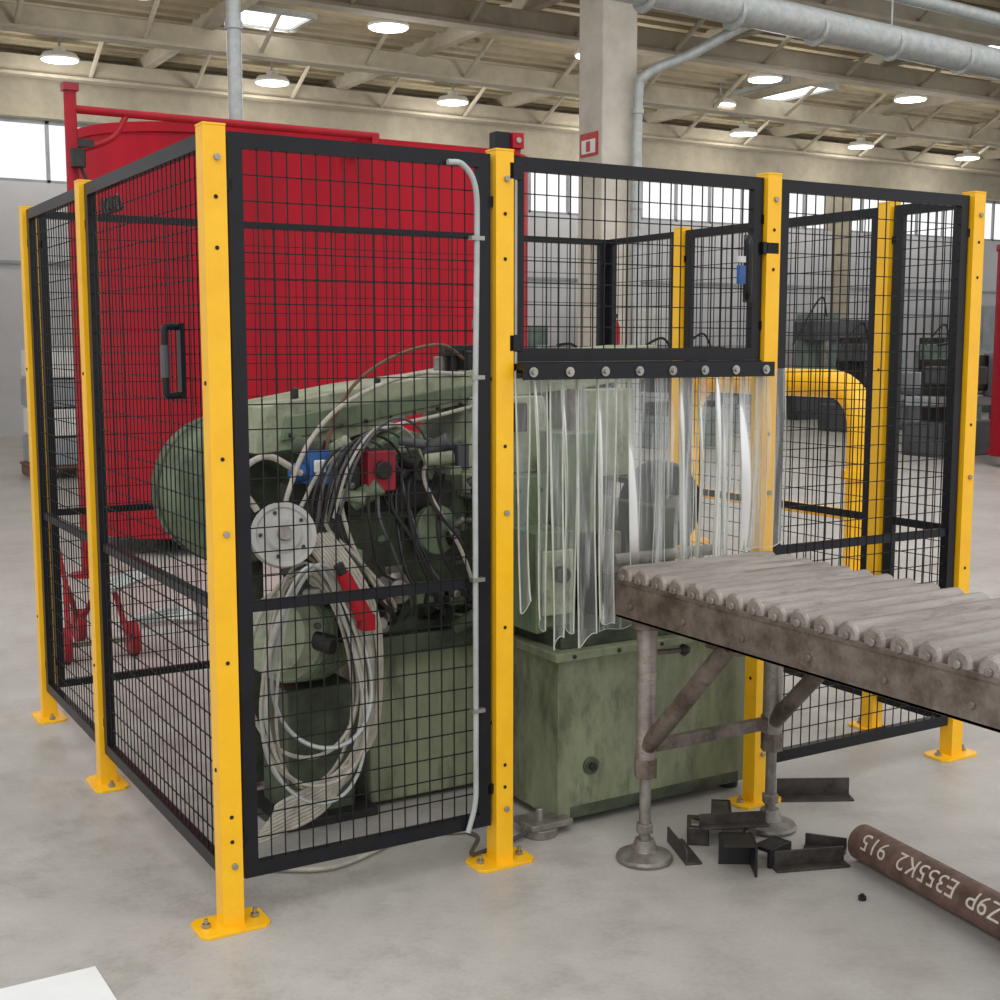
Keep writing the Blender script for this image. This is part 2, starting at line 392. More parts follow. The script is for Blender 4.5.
def lathe_m(u, v, L=2.6, A=None):
    A = A or MGRN
    b = B('engine_lathe')
    b.bb((u-L/2, v-0.25, 0), (u-L/2+0.7, v+0.25, 0.7), A); b.bb((u+L/2-0.5, v-0.25, 0), (u+L/2, v+0.25, 0.7), A)
    b.bb((u-L/2, v-0.2, 0.7), (u+L/2, v+0.2, 0.92), DGRY)
    b.bb((u-L/2, v-0.28, 0.92), (u-L/2+0.65, v+0.28, 1.45), A)
    b.cyl((u-L/2+0.65, v, 1.18), (u-L/2+0.8, v, 1.18), 0.2, STEEL, 20)
    b.bb((u-0.1, v-0.35, 0.92), (u+0.3, v+0.25, 1.12), DGRY); b.bb((u+0.05, v-0.1, 1.12), (u+0.2, v+0.1, 1.28), DARK)
    b.prism([(u+L/2-0.45, 0.92), (u+L/2-0.1, 0.92), (u+L/2-0.12, 1.3), (u+L/2-0.42, 1.3)], 'y', v-0.12, v+0.12, A)
    b.cyl((u+L/2-0.6, v, 1.2), (u+L/2, v, 1.2), 0.06, STEEL)
    b.bb((u-L/2, v+0.25, 0.5), (u+L/2, v+0.3, 1.6), LGRY)
    b.done(bevel=0.015)
def cab(u, v, w, h, m, name='tool_cabinet'):
    b = B(name)
    b.bb((u, v, 0.06), (u+w, v+0.6, h), m)
    for k in range(2):
        b.bb((u+0.04+k*w/2, v-0.02, 0.12), (u+w/2-0.02+k*w/2, v, h-0.06), m)
        b.bb((u+w/2-0.06+k*0.1, v-0.04, h*0.5), (u+w/2-0.04+k*0.1, v-0.02, h*0.58), DARK)
    for k in range(4): b.bb((u+0.05+(k % 2)*(w-0.15), v+0.05+(k//2)*0.45, 0), (u+0.1+(k % 2)*(w-0.15), v+0.1+(k//2)*0.45, 0.06), DARK)
    b.done(bevel=0.01)
bgmachine(17.3, 14.2); bgmachine(20.2, 14.8, A=MGRN); bgmachine(14.4, 15.2, s=0.9, A=LGRY); bgmachine(23.8, 14.5, s=1.1); bgmachine(11.8, 13.0, s=0.85, A=MGRN)
bgmachine(27.5, 16.5, s=1.2, A=LGRY); bgmachine(9.6, 12.2, s=0.8); bgmachine(19.6, 17.6, s=1.3, A=DGRY, C=MGRN)
bgmachine(17.6, 9.3, s=0.8, A=LGRY); bgmachine(14.3, 9.6, s=0.8, A=DGRY)
lathe_m(16.6, 17.6); lathe_m(21.8, 12.3, 2.2, DGRY); lathe_m(13.3, 17.2, 2.4, LGRY); lathe_m(24.0, 17.5)
cab(10.4, 18.0, 1.4, 2.1, LGRY); cab(15.2, 19.3, 2.0, 2.4, WHT); cab(21.5, 19.2, 1.6, 2.2, DGRY); cab(26.5, 19.0, 2.4, 2.6, LGRY); cab(12.6, 19.4, 1.0, 2.0, MGRN)
b = B('workbench')
b.bb((15.2, 11.2, 0.8), (18.2, 12.0, 0.88), DGRY)
for u in (15.3, 18.1):
    for v in (11.3, 11.9): b.bb((u-0.04, v-0.04, 0), (u+0.04, v+0.04, 0.8), DGRY)
b.bb((15.6, 11.35, 0.88), (16.2, 11.8, 1.15), LGRY); b.bb((16.8, 11.4, 0.88), (17.7, 11.85, 1.05), MGRN)
b.bb((15.3, 11.3, 0.25), (18.1, 11.9, 0.3), DGRY)
b.bb((15.7, 11.4, 0.3), (16.6, 11.8, 0.6), LGRY)
b.done(bevel=0.01)
b = B('red_loading_arm')
b.bb((19.3, 11.0, 0), (20.0, 11.7, 0.6), DGRY)
b.tube([(19.6, 11.3, 0.5), (19.6, 11.3, 1.3), (20.9, 11.3, 2.6)], 0.1, REDP, 10, 4)
b.cyl((19.6, 11.1, 1.3), (19.6, 11.5, 1.3), 0.2, DARK)
b.done()

# ------------------------------------------------------------------ safety fence
FE = empty('safety_fence')
H = 2.16
def post(n, u, v, color=YEL, h=H, plate=(0.19, 0.11)):
    b = B('post_%d' % n, FE)
    b.bb((u-0.03, v-0.03, 0.008), (u+0.03, v+0.03, h), color)
    b.bb((u-0.031, v-0.031, h), (u+0.031, v+0.031, h+0.006), BLK if color is BLK else color)
    px, py = plate
    c = 0.02
    b.prism([(u-px/2+c, v-py/2), (u+px/2-c, v-py/2), (u+px/2, v-py/2+c), (u+px/2, v+py/2-c), (u+px/2-c, v+py/2), (u-px/2+c, v+py/2), (u-px/2, v+py/2-c), (u-px/2, v-py/2+c)], 'z', 0, 0.01, color)
    for d in (-1, 1):
        bx, by = (d*(px/2-0.03), 0) if px > py else (0, d*(py/2-0.03))
        b.cyl((u+bx, v+by, 0.01), (u+bx, v+by, 0.02), 0.013, BOLT, 6)
        b.cyl((u+bx, v+by, 0.02), (u+bx, v+by, 0.034), 0.006, BOLT, 8)
    for z in (0.25, 0.32, 0.75, 1.3, 1.85, 1.98):
        b.cyl((u, v-0.0305, z), (u, v-0.0302-0.002, z), 0.006, HOLE, 8)
    for z in (0.18, 1.1, 2.08):
        b.cyl((u+0.005, v-0.03, z), (u+0.005, v-0.038, z), 0.009, BOLT, 8)
    for z in (0.45, 1.5):
        b.cyl((u-0.03, v, z), (u-0.033, v, z), 0.006, HOLE, 8)
    b.done(bevel=0.003)
post(1, 0, 0, plate=(0.20, 0.13)); post(2, 0.87, 0, plate=(0.20, 0.12)); post(3, 1.915, 0); post(4, 2.93, 0, plate=(0.20, 0.12))
post(5, 0, 1.354, plate=(0.12, 0.19)); post(6, 0, 2.344, plate=(0.12, 0.19))
post(7, 2.93, 0.41, plate=(0.11, 0.19)); post(8, 2.93, 1.72, plate=(0.11, 0.19))
b = B('post_9', FE)
b.bb((2.91, 2.324, 0.008), (2.95, 2.364, 2.15), BLK); b.bb((2.88, 2.29, 0), (2.98, 2.40, 0.01), BLK); b.done()

pn = [0]
def panel(axis, fix, a0, a1, z0=0.13, z1=2.15, rails=(0.89,), t=0.04, dp=0.028, pa=0.042, pz=0.066, w=0.0032):
    pn[0] += 1
    b = B('mesh_panel_%d' % pn[0], FE)
    def bx(aa, ab, za, zb, d0, d1, m):
        if axis == 'u': b.bb((aa, fix+d0, za), (ab, fix+d1, zb), m)
        else: b.bb((fix+d0, aa, za), (fix+d1, ab, zb), m)
    h = dp/2
    bx(a0, a0+t, z0, z1, -h, h, BLK); bx(a1-t, a1, z0, z1, -h, h, BLK)
    bx(a0+t, a1-t, z0, z0+t, -h, h, BLK); bx(a0+t, a1-t, z1-t, z1, -h, h, BLK)
    for r in rails: bx(a0+t, a1-t, r-0.014, r+0.014, -h*0.4, h*1.6, BLK)
    A0, A1, Z0, Z1 = a0+t, a1-t, z0+t, z1-t
    n = max(1, round((A1-A0)/pa))
    for i in range(1, n):
        a = A0+(A1-A0)*i/n; bx(a-w/2, a+w/2, Z0-0.01, Z1+0.01, -w-0.004, -0.004, WIRE)
    n = max(1, round((Z1-Z0)/pz))
    for i in range(1, n):
        z = Z0+(Z1-Z0)*i/n; bx(A0-0.01, A1+0.01, z-w/2, z+w/2, -0.004, w-0.004, WIRE)
    for z in (z0+0.1, z1-0.15):
        bx(a0-0.02, a0+0.01, z, z+0.03, -h, h*0.6, BLK); bx(a1-0.01, a1+0.02, z, z+0.03, -h, h*0.6, BLK)
    b.done(smooth=False)
panel('u', 0, 0.04, 0.83)
panel('u', 0, 0.905, 1.88, 1.55, 2.15, rails=())
panel('u', 0, 1.955, 2.89)
panel('v', 0, 0.04, 1.315); panel('v', 0, 1.395, 2.305)
panel('v', 2.93, 0.04, 0.37); panel('v', 2.93, 0.45, 1.68); panel('v', 2.93, 1.76, 2.31, t=0.03)
panel('u', 2.344, 0.04, 2.90, pa=0.05, pz=0.075, rails=(0.89,), t=0.03)

b = B('door_handle_side', FE)
b.bb((-0.022, 0.235, 1.45), (-0.008, 0.27, 1.66), BLK)
b.tube([(-0.015, 0.252, 1.65), (-0.055, 0.252, 1.65), (-0.062, 0.252, 1.63), (-0.062, 0.252, 1.48), (-0.055, 0.252, 1.46), (-0.015, 0.252, 1.46)], 0.010, BLK, 10, 3)
b.cyl((-0.0625, 0.252, 1.51), (-0.0625, 0.252, 1.60), 0.0125, DGRY, 10)
b.done()
b = B('door_handle_front', FE)
b.bb((1.80, -0.03, 1.74), (1.845, -0.012, 1.96), BLK)
b.tube([(1.80, -0.03, 1.95), (1.77, -0.07, 1.94), (1.765, -0.08, 1.90), (1.765, -0.08, 1.79), (1.77, -0.07, 1.76), (1.80, -0.03, 1.75)], 0.011, BLK, 10, 3)
b.bb((1.77, -0.028, 1.80), (1.80, -0.014, 1.86), BLUE); b.bb((1.77, -0.028, 1.87), (1.80, -0.014, 1.89), WHT)
b.done()
b = B('latch', FE)
b.bb((0.845, -0.02, 2.166), (0.895, 0.02, 2.215), BLK); b.bb((0.898, -0.03, 2.17), (0.935, 0.01, 2.215), REDP)
b.cyl((0.915, -0.036, 2.192), (0.915, -0.03, 2.192), 0.009, BOLT, 10)
b.bb((0.905, -0.02, 2.15), (0.93, 0.0, 2.17), REDP)
b.cyl((0.91, -0.022, 1.5), (0.91, -0.022, 2.12), 0.006, BOLT, 8)
for z in (1.58, 2.08): b.bb((0.885, -0.03, z), (0.93, -0.014, z+0.05), BLK)
b.bb((1.87, -0.03, 1.9), (1.94, -0.016, 1.94), BLK)
b.done(bevel=0.002)
b = B('interlock_conduit', FE)
b.tube([(0.68, -0.03, 2.115), (0.73, -0.03, 2.11), (0.77, -0.03, 2.05), (0.775, -0.03, 1.9), (0.768, -0.03, 1.4), (0.768, -0.03, 0.9), (0.768, -0.03, 0.35), (0.765, -0.03, 0.22), (0.74, -0.03, 0.13)], 0.0085, GALV, 10, 8)
for z in (1.9, 1.5, 0.9, 0.5): b.bb((0.753, -0.041, z), (0.795, -0.02, z+0.012), BOLT)
b.tube([(0.74, -0.03, 0.13), (0.78, -0.02, 0.1), (0.80, 0.05, 0.02), (0.95, 0.1, 0.012), (1.05, 0.12, 0.02)], 0.007, DGRY, 8)
b.done()
b = B('safety_cable', FE)
pts = [(0.02+0.01*math.cos(k*1.3), 1.2-0.012*k, 2.06+0.025*math.sin(k*1.3)) for k in range(20)]
b.tube(pts, 0.006, CBLK, 6, 3); b.done()

# ------------------------------------------------------------------ PVC strip curtain
CE = empty('pvc_strip_curtain')
b = B('curtain_rail', CE)
b.bb((0.905, -0.082, 1.497), (1.885, -0.072, 1.545), BLK)
b.bb((0.905, -0.072, 1.525), (1.885, -0.018, 1.545), BLK)
b.bb((0.905, -0.018, 1.50), (1.885, 0.012, 1.549), BLK)
for k in range(8):
    u = 0.935+k*0.13
    b.cyl((u, -0.082, 1.52), (u, -0.087, 1.52), 0.015, BOLT, 14); b.cyl((u, -0.087, 1.52), (u, -0.095, 1.52), 0.008, BOLT, 6)
b.done()
strips = [(0.93, .05, .80, .8, .01, 2), (0.985, .045, .74, .9, .015, 2), (1.04, .05, .69, .8, .0, 2), (1.095, .055, .72, .7, .01, 2),
          (1.16, .07, .68, .5, -.005, 2), (1.225, .07, .73, .5, .0, 2), (1.305, .13, .70, .2, -.01, 1), (1.39, .15, .78, .18, .0, 1),
          (1.485, .15, .82, .18, .01, 1), (1.565, .08, .88, .4, .0, 2), (1.63, .07, .84, .5, .015, 2), (1.69, .07, .88, .5, .0, 2), (1.755, .09, .84, .35, .01, 2),
          (1.83, .12, .90, .2, .0, 1), (1.895, .13, .92, .15, .01, 1)]
for i, (uc, w, zb, curl, lean, te) in enumerate(strips):
    b = B('pvc_strip_%d' % (i+1), CE); idx = b.mi(PVC)
    nz, nx = 28, 10; ph = R.uniform(0, 6.28); grid = []; sg = 1 if i % 2 else -1
    off = -0.028-0.011*(i % 3)
    for j in range(nz+1):
        t = j/nz; z = 1.522+(zb-1.522)*t; row = []
        cc = curl*(0.15+0.85*min(1, t*1.8))*(1+0.12*math.sin(ph*2+t*5))
        for k in range(nx+1):
            s_ = k/nx-0.5; a = s_*math.pi*cc*1.2
            rad = w/(math.pi*cc*1.2)
            x = rad*math.sin(a); y = rad*(1-math.cos(a))
            x += lean*t+0.007*math.sin(ph+t*4)*t; y = -y*0.8*(1 if i % 2 else 0.6)-0.005*math.sin(ph+t*5)*t
            y += sg*0.05*s_*w/0.12*t*0.3
            zz = z - ((0.010*math.sin(s_*5+ph)+s_*sg*0.03) if j == nz else 0)
            row.append(b.bm.verts.new((uc+x, off+y, zz)))
        grid.append(row)
    for j in range(nz):
        for k in range(nx):
            b.bm.faces.new((grid[j][k], grid[j][k+1], grid[j+1][k+1], grid[j+1][k])).material_index = idx
    for k in (0, nx):
        b.tube([grid[j][k].co.copy() for j in range(0, nz+1, 2)], 0.0030 if te == 2 else 0.0015, PVCE, 5, 0)
    b.tube([grid[nz][k].co.copy() for k in range(nx+1)], 0.0014, PVCE, 5, 0)
    b.done(recalc=False, angle=80)

# ------------------------------------------------------------------ sawing machine
M = empty('sawing_machine')
b = B('machine_base', M)
b.bb((1.17, 0.13, 0.03), (2.0, 1.3, 0.57), GRNB)
b.bb((1.15, 0.11, 0.572), (2.02, 1.32, 0.60), GRNB)
b.bb((1.2, 0.16, 0.60), (1.75, 1.0, 0.66), GRND)
b.bb((1.22, 0.125, 0.03), (1.95, 0.13, 0.07), GRND)
for k in range(5): b.cyl((1.22+k*0.18, 0.112, 0.586), (1.22+k*0.18, 0.104, 0.586), 0.008, DARK, 6)
for (u, v) in ((1.2, 0.18), (1.95, 0.18), (1.2, 1.25), (1.95, 1.25)): b.cyl((u, v, 0), (u, v, 0.04), 0.035, DARK, 12)
b.bb((1.04, 0.08, 0.03), (1.2, 0.2, 0.05), STEEL); b.cyl((1.1, 0.13, 0), (1.1, 0.13, 0.09), 0.014, BOLT, 8); b.cyl((1.1, 0.13, 0), (1.1, 0.13, 0.03), 0.06, STEEL, 16)
b.cyl((1.3, 0.14, 0.2), (1.3, 0.12, 0.2), 0.03, GRND); b.cyl((1.3, 0.12, 0.2), (1.3, 0.105, 0.2), 0.014, DARK, 6)
b.done(bevel=0.008)
b = B('machine_body', M)
b.bb((1.10, 0.45, 0.60), (1.42, 1.0, 1.15), GRN)
b.bb((1.16, 0.25, 0.64), (1.32, 0.45, 0.98), GRN)
b.prism([(1.05, 1.15), (1.45, 1.15), (1.38, 1.42), (1.12, 1.42)], 'y', 0.55, 0.95, GRN2)
b.bb((1.45, 0.3, 0.66), (1.9, 0.9, 0.80), DARK)
b.bb((1.46, 0.32, 0.80), (1.56, 0.88, 0.95), STEEL)
b.bb((1.74, 0.32, 0.80), (1.80, 0.88, 1.02), GRND)
b.cyl((1.5, 0.28, 0.86), (1.95, 0.28, 0.86), 0.02, STEEL)
b.cyl((1.62, 0.24, 0.72), (1.62, 0.30, 0.72), 0.07, DARK, 20)
b.bb((1.35, 0.35, 0.95), (1.5, 0.6, 1.3), GRN)
b.cyl((1.48, 0.5, 1.0), (1.48, 0.5, 1.45), 0.03, STEEL)
b.cyl((1.6, 0.7, 0.95), (1.6, 0.7, 1.45), 0.04, GRN2)
b.bb((1.52, 0.55, 1.12), (1.78, 0.85, 1.44), GRN2)
b.bb((0.72, 0.62, 0.02), (1.168, 1.2, 0.55), GRNB)
b.bb((0.66, 0.55, 0.55), (1.148, 1.2, 0.62), GRND)
b.bb((0.75, 0.6, 0.62), (1.1, 1.05, 0.95), GRND)
b.prism([(0.7, 0.95), (1.1, 0.95), (1.05, 1.25), (0.85, 1.32), (0.7, 1.25)], 'y', 0.6, 0.98, GRN)
for k in range(4): b.cyl((1.12+0.09*k, 0.45, 1.1), (1.12+0.09*k, 0.438, 1.1), 0.01, DARK, 6)
b.bb((1.18, 0.235, 0.70), (1.30, 0.25, 0.92), GRN2)
b.cyl((1.24, 0.235, 0.84), (1.24, 0.20, 0.84), 0.028, DARK, 16)
for k in range(3): b.cyl((1.0+0.05*k, 0.55, 0.75), (1.0+0.05*k, 0.50, 0.75), 0.015, STEEL, 12)
b.done(bevel=0.01)
b = B('saw_blade_guard', M)
b.lathe((1.98, 0.62, 0.98), (0, 1, 0), [(0.02, -0.03), (0.16, -0.03), (0.175, 0), (0.175, 0.06), (0.02, 0.06)], DARK, 28)
b.lathe((1.98, 0.58, 0.98), (0, 1, 0), [(0.05, -0.04), (0.05, 0.02)], STEEL, 16)
b.done()
b = B('machine_arm', M)
b.prism([(0.34, 1.25), (0.35, 1.40), (0.75, 1.465), (1.06, 1.50), (1.5, 1.57), (1.95, 1.60), (2.06, 1.50), (1.6, 1.44), (1.2, 1.41), (0.9, 1.36), (0.6, 1.27)], 'y', 0.64, 0.96, GRN2)
b.prism([(0.42, 1.29), (0.44, 1.37), (1.2, 1.47), (1.2, 1.43)], 'y', 0.625, 0.64, GRN)
for k in range(9): b.cyl((0.45+0.09*k, 0.625, 1.31+0.0125*k), (0.45+0.09*k, 0.618, 1.31+0.0125*k), 0.008, DARK, 8)
for u in (0.5, 0.8, 1.1, 1.5, 1.85):
    z = 1.44+0.09*(u-0.5); b.cyl((u, 0.7, z-0.02), (u, 0.7, z+0.02), 0.012, DARK, 8)
b.cyl((1.12, 0.75, 1.48), (1.12, 0.75, 1.60), 0.035, DARK); b.box((1.12, 0.72, 1.58), (0.12, 0.05, 0.04), DARK)
b.cyl((1.05, 0.72, 1.48), (1.05, 0.72, 1.56), 0.02, STEEL); b.box((1.16, 0.68, 1.54), (0.06, 0.06, 0.08), DARK)
b.cyl((1.2, 0.7, 1.5), (1.2, 0.7, 1.66), 0.012, STEEL); b.cyl((1.2, 0.7, 1.66), (1.2, 0.7, 1.69), 0.025, STEEL)
b.done(bevel=0.015)
b = B('belt_guard', M)
b.lathe((0.42, 0.98, 1.09), (0, 1, 0), [(0.02, 0), (0.22, 0), (0.25, 0.015), (0.265, 0.05), (0.265, 0.23), (0.25, 0.26), (0.02, 0.26)], GRN, 36)
b.lathe((0.42, 0.98, 1.09), (0, 1, 0), [(0.262, 0.13), (0.272, 0.13), (0.272, 0.15), (0.262, 0.15)], GRND, 36)
b.lathe((0.42, 0.96, 1.09), (0, 1, 0), [(0.03, 0), (0.13, 0.0), (0.13, 0.03)], GRND, 24)
b.bb((0.42, 1.02, 1.1), (0.95, 1.2, 1.34), GRN); b.bb((0.5, 1.02, 0.83), (0.95, 1.2, 1.1), GRND)
b.bb((0.38, 1.03, 0.02), (0.5, 1.18, 0.9), GRND)
b.done(bevel=0.006)
b = B('drive_motor', M)
ax = Vector((-0.75, -0.55, 0.18)).normalized(); o = Vector((0.62, 0.78, 0.60))
b.lathe(o, ax, [(0.10, -0.05), (0.135, 0), (0.135, 0.05), (0.15, 0.06), (0.15, 0.26), (0.135, 0.28), (0.125, 0.33), (0.08, 0.355), (0.02, 0.36)], GRN2, 28)
for k in range(9): b.lathe(o+ax*(0.075+k*0.02), ax, [(0.157, 0), (0.157, 0.007)], GRN, 28)
b.box((0.52, 0.72, 0.77), (0.12, 0.12, 0.07), GRN2)
b.bb((0.42, 0.62, 0.02), (0.66, 0.86, 0.46), GRND); b.bb((0.36, 0.56, 0.0), (0.72, 0.92, 0.03), DARK)
b.done(bevel=0.004)
b = B('control_fittings', M)
b.bb((0.64, 0.44, 1.13), (0.74, 0.54, 1.26), REDD); b.cyl((0.69, 0.44, 1.2), (0.69, 0.42, 1.2), 0.03, DARK)
b.bb((0.45, 0.46, 1.16), (0.52, 0.53, 1.27), BLUE); b.cyl((0.40, 0.5, 1.2), (0.45, 0.5, 1.2), 0.03, BLUE); b.bb((0.46, 0.45, 1.2), (0.5, 0.46, 1.24), WHT)
b.bb((0.5, 0.54, 1.05), (1.0, 0.64, 1.14), DARK); b.bb((0.40, 0.53, 1.10), (0.8, 0.6, 1.16), DARK)
for k in range(60):
    u = R.uniform(0.42, 1.1); v = R.uniform(0.46, 0.62); z = R.uniform(0.62, 1.30)
    c_ = R.choice([DARK, STEEL, GRN, GRN2, GRND, DARK, DGRY])
    if R.random() < 0.55: b.cyl((u, v, z), (u+R.uniform(-.02, .08), v-0.06, z+R.uniform(-.02, .06)), R.uniform(0.010, 0.032), c_, 14)
    else: b.box((u, v, z), (R.uniform(.02, .08), R.uniform(.04, .1), R.uniform(.02, .09)), c_)
b.bb((0.42, 0.56, 0.75), (1.05, 0.64, 1.10), GRND)
b.lathe((0.9, 0.52, 0.98), (0.2, -1, 0.1), [(0.03, 0), (0.08, 0.01), (0.085, 0.05), (0.03, 0.06)], GRN, 24)
b.lathe((0.76, 0.5, 0.80), (-0.3, -1, 0.1), [(0.05, 0), (0.055, 0.05), (0.03, 0.06), (0.03, 0.09)], STEEL, 20)
b.bb((0.62, 0.55, 0.62), (0.72, 0.66, 1.1), GRND)
b.bb((1.2, 0.5, 1.3), (1.28, 0.6, 1.40), DARK)
b.done(bevel=0.004)
b = B('hydraulic_hoses', M)
for k in range(14):
    x0 = R.uniform(0.5, 1.0); j = lambda: R.uniform(-0.06, 0.06)
    b.tube([(x0, 0.55, 1.2+j()), (x0-0.08, 0.46+j(), 1.1+j()), (x0-0.02+j(), 0.42, 0.9+j()), (x0+0.08+j(), 0.45, 0.75+j()), (x0+0.1, 0.6, 0.66)], R.choice([0.005, 0.007]), R.choice([CBLK, CBLK, CBLK, CBL, DGRY]), 7)
for k in range(6):
    b.tube([(0.42+0.02*k, 0.40, 1.02+0.01*k), (0.44+0.03*k, 0.40, 1.15+0.02*k), (0.52+0.04*k, 0.44, 1.26+0.02*k), (0.66+0.04*k, 0.5, 1.27+0.01*k), (0.8+0.03*k, 0.54, 1.15)], 0.005, R.choice([CBL, CBLK, CBL, DGRY]), 7)
b.tube([(1.12, 0.66, 1.55), (1.0, 0.62, 1.60), (0.8, 0.58, 1.56), (0.62, 0.52, 1.46), (0.52, 0.48, 1.3), (0.48, 0.45, 1.1), (0.42, 0.4, 0.95)], 0.006, COPP, 8)
b.tube([(1.1, 0.64, 1.5), (0.85, 0.55, 1.5), (0.6, 0.5, 1.42), (0.45, 0.46, 1.3), (0.36, 0.42, 1.15), (0.33, 0.4, 1.05)], 0.008, CBL, 8)
b.tube([(1.2, 0.62, 1.4), (0.95, 0.56, 1.36), (0.7, 0.5, 1.32), (0.5, 0.46, 1.22), (0.40, 0.42, 1.1)], 0.007, CBL, 8)
b.done()

# cable coil + reel
C = empty('cable_coil')
b = B('coiled_cables', C)
for k in range(8):
    ru = 0.165+R.uniform(-0.03, 0.02); rz = 0.36+R.uniform(-0.09, 0.04); cu = 0.385+R.uniform(-0.02, 0.02); cv = 0.36+R.uniform(-0.06, 0.05)
    pts = []
    ztop = 0.93+R.uniform(-.06, .02)
    for j in range(21):
        a = 2*math.pi*j/20+math.pi/2
        pts.append((cu+ru*math.cos(a)*(1.05-0.3*math.sin(a))+0.03*(0.5-0.5*math.sin(a)), cv+0.03*math.sin(2*a+k), ztop-rz+rz*math.sin(a)))
    b.tube(pts, R.choice([0.005, 0.006, 0.007]), R.choice([CBL, CBL, CBL, GALV]), 7, 4)
for k in range(9):
    e = k*0.012
    pts = [(0.37+e, 0.36, 1.02), (0.44+e, 0.34, 0.92), (0.51+e, 0.33, 0.78), (0.56+e*0.8, 0.33+0.01*(k % 3), 0.6), (0.55+e*0.6, 0.35, 0.35), (0.45+e*0.3, 0.36, 0.15+e), (0.3, 0.38, 0.08+e), (0.2+e, 0.40, 0.05+e)]
    b.tube(pts, 0.0075, CBL, 7, 6)
b.tube([(0.2, 0.3, 0.012), (0.4, 0.2, 0.012), (0.7, 0.3, 0.012), (0.9, 0.25, 0.012)], 0.007, CBL)
b.tube([(0.25, 0.4, 1.1), (0.2, 0.42, 1.2), (0.3, 0.45, 1.26), (0.42, 0.46, 1.2)], 0.010, CBL)
b.done()
b = B('cable_reel', C)
ax = Vector((-0.2, -1, 0.35)).normalized()
RG = mat('reel_grey', (186, 184, 178), 0.5)
c0 = Vector((0.31, 0.34, 1.03))
b.lathe(c0, ax, [(0.03, -0.06), (0.095, -0.055), (0.095, -0.05), (0.05, -0.045), (0.05, -0.01), (0.10, -0.005), (0.10, 0.006), (0.085, 0.006), (0.08, 0.0), (0.06, 0.002), (0.05, 0.012), (0.02, 0.014)], RG, 28)
b.cyl(c0+ax*0.012, c0+ax*0.03, 0.022, STEEL)
e1 = ax.cross(Vector((0, 0, 1))).normalized(); e2 = ax.cross(e1)
for k in range(5):
    a = k*1.257; p = c0+ax*0.002+(e1*math.cos(a)+e2*math.sin(a))*0.07
    b.cyl(p-ax*0.003, p+ax*0.006, 0.006, DARK, 8)
b.tube([(0.31, 0.40, 1.0), (0.31, 0.5, 0.98), (0.36, 0.75, 0.95), (0.4, 0.98, 0.95)], 0.015, DARK)
b.done()
b = B('hose_connector', C)
b.cyl((0.485, 0.30, 0.90), (0.55, 0.29, 0.76), 0.022, REDP, 14, 0.028); b.cyl((0.47, 0.302, 0.93), (0.485, 0.30, 0.90), 0.016, DARK)
b.bb((0.535, 0.26, 0.72), (0.575, 0.31, 0.77), REDP)
b.done()

# ------------------------------------------------------------------ roller conveyor
b = B('roller_conveyor')
U0, U1, V0, V1 = 1.215, 1.81, -0.13, -2.75
def channel(u, sgn):
    b.bb((u-0.005, V1, 0.765), (u+0.005, V0, 0.885), RUST)
    b.bb((u-0.005, V1, 0.765), (u+sgn*0.045, V0, 0.775), RUST)
    b.bb((u-0.005, V1, 0.865), (u+sgn*0.03, V0, 0.875), RUST)
channel(U0, 1); channel(U1, -1)
b.bb((U0, V0, 0.765), (U1, V0+0.012, 0.875), RUST)
b.bb((U0, V0-0.06, 0.765), (U1, V0, 0.775), RUST)
v = V0-0.036; i = 0
while v > V1+0.04:
    b.lathe((U0-0.004, v, 0.892), (1, 0, 0), [(0.012, 0), (0.028, 0.0), (0.036, 0.006), (0.036, U1-U0+0.002), (0.028, U1-U0+0.008), (0.012, U1-U0+0.008)], ROLL, 20)
    b.cyl((U0-0.012, v, 0.892), (U0-0.004, v, 0.892), 0.011, STEEL, 6)
    if i % 3 == 1: b.cyl((U0-0.014, v+0.04, 0.81), (U0-0.004, v+0.04, 0.81), 0.010, RUST, 6)
    v -= 0.084; i += 1
def leg(u, v):
    b.cyl((u, v, 0.30), (u, v, 0.765), 0.032, ROLL, 16)
    b.cyl((u, v, 0.74), (u, v, 0.765), 0.05, RUST, 16)
    b.cyl((u, v, 0.27), (u, v, 0.33), 0.038, RUST, 6)
    b.cyl((u, v, 0.04), (u, v, 0.30), 0.018, STEEL, 12)
    b.cyl((u, v, 0.09), (u, v, 0.12), 0.028, STEEL, 6)
    b.lathe((u, v, 0), (0, 0, 1), [(0.085, 0), (0.09, 0.01), (0.085, 0.02), (0.04, 0.035), (0.03, 0.07)], STEEL, 24)
for v in (-0.22, -2.5):
    leg(1.265, v); leg(1.785, v)
    b.bb((1.265, v-0.012, 0.345), (1.785, v+0.012, 0.385), RUST)
    sg = -1 if v > -1 else 1
    for u in (1.265, 1.785):
        b.cyl((u, v, 0.36), (u, v+sg*0.38, 0.76), 0.028, RUST, 14)
        b.box((u, v+sg*0.36, 0.755), (0.03, 0.14, 0.03), RUST)
b.cyl((1.28, -0.22, 0.66), (1.40, -0.24, 0.66), 0.008, RUST); b.lathe((1.38, -0.24, 0.66), (1, 0, 0), [(0.012, 0), (0.02, 0.01), (0.012, 0.03)], DARK, 12)
b.done(bevel=0.002)

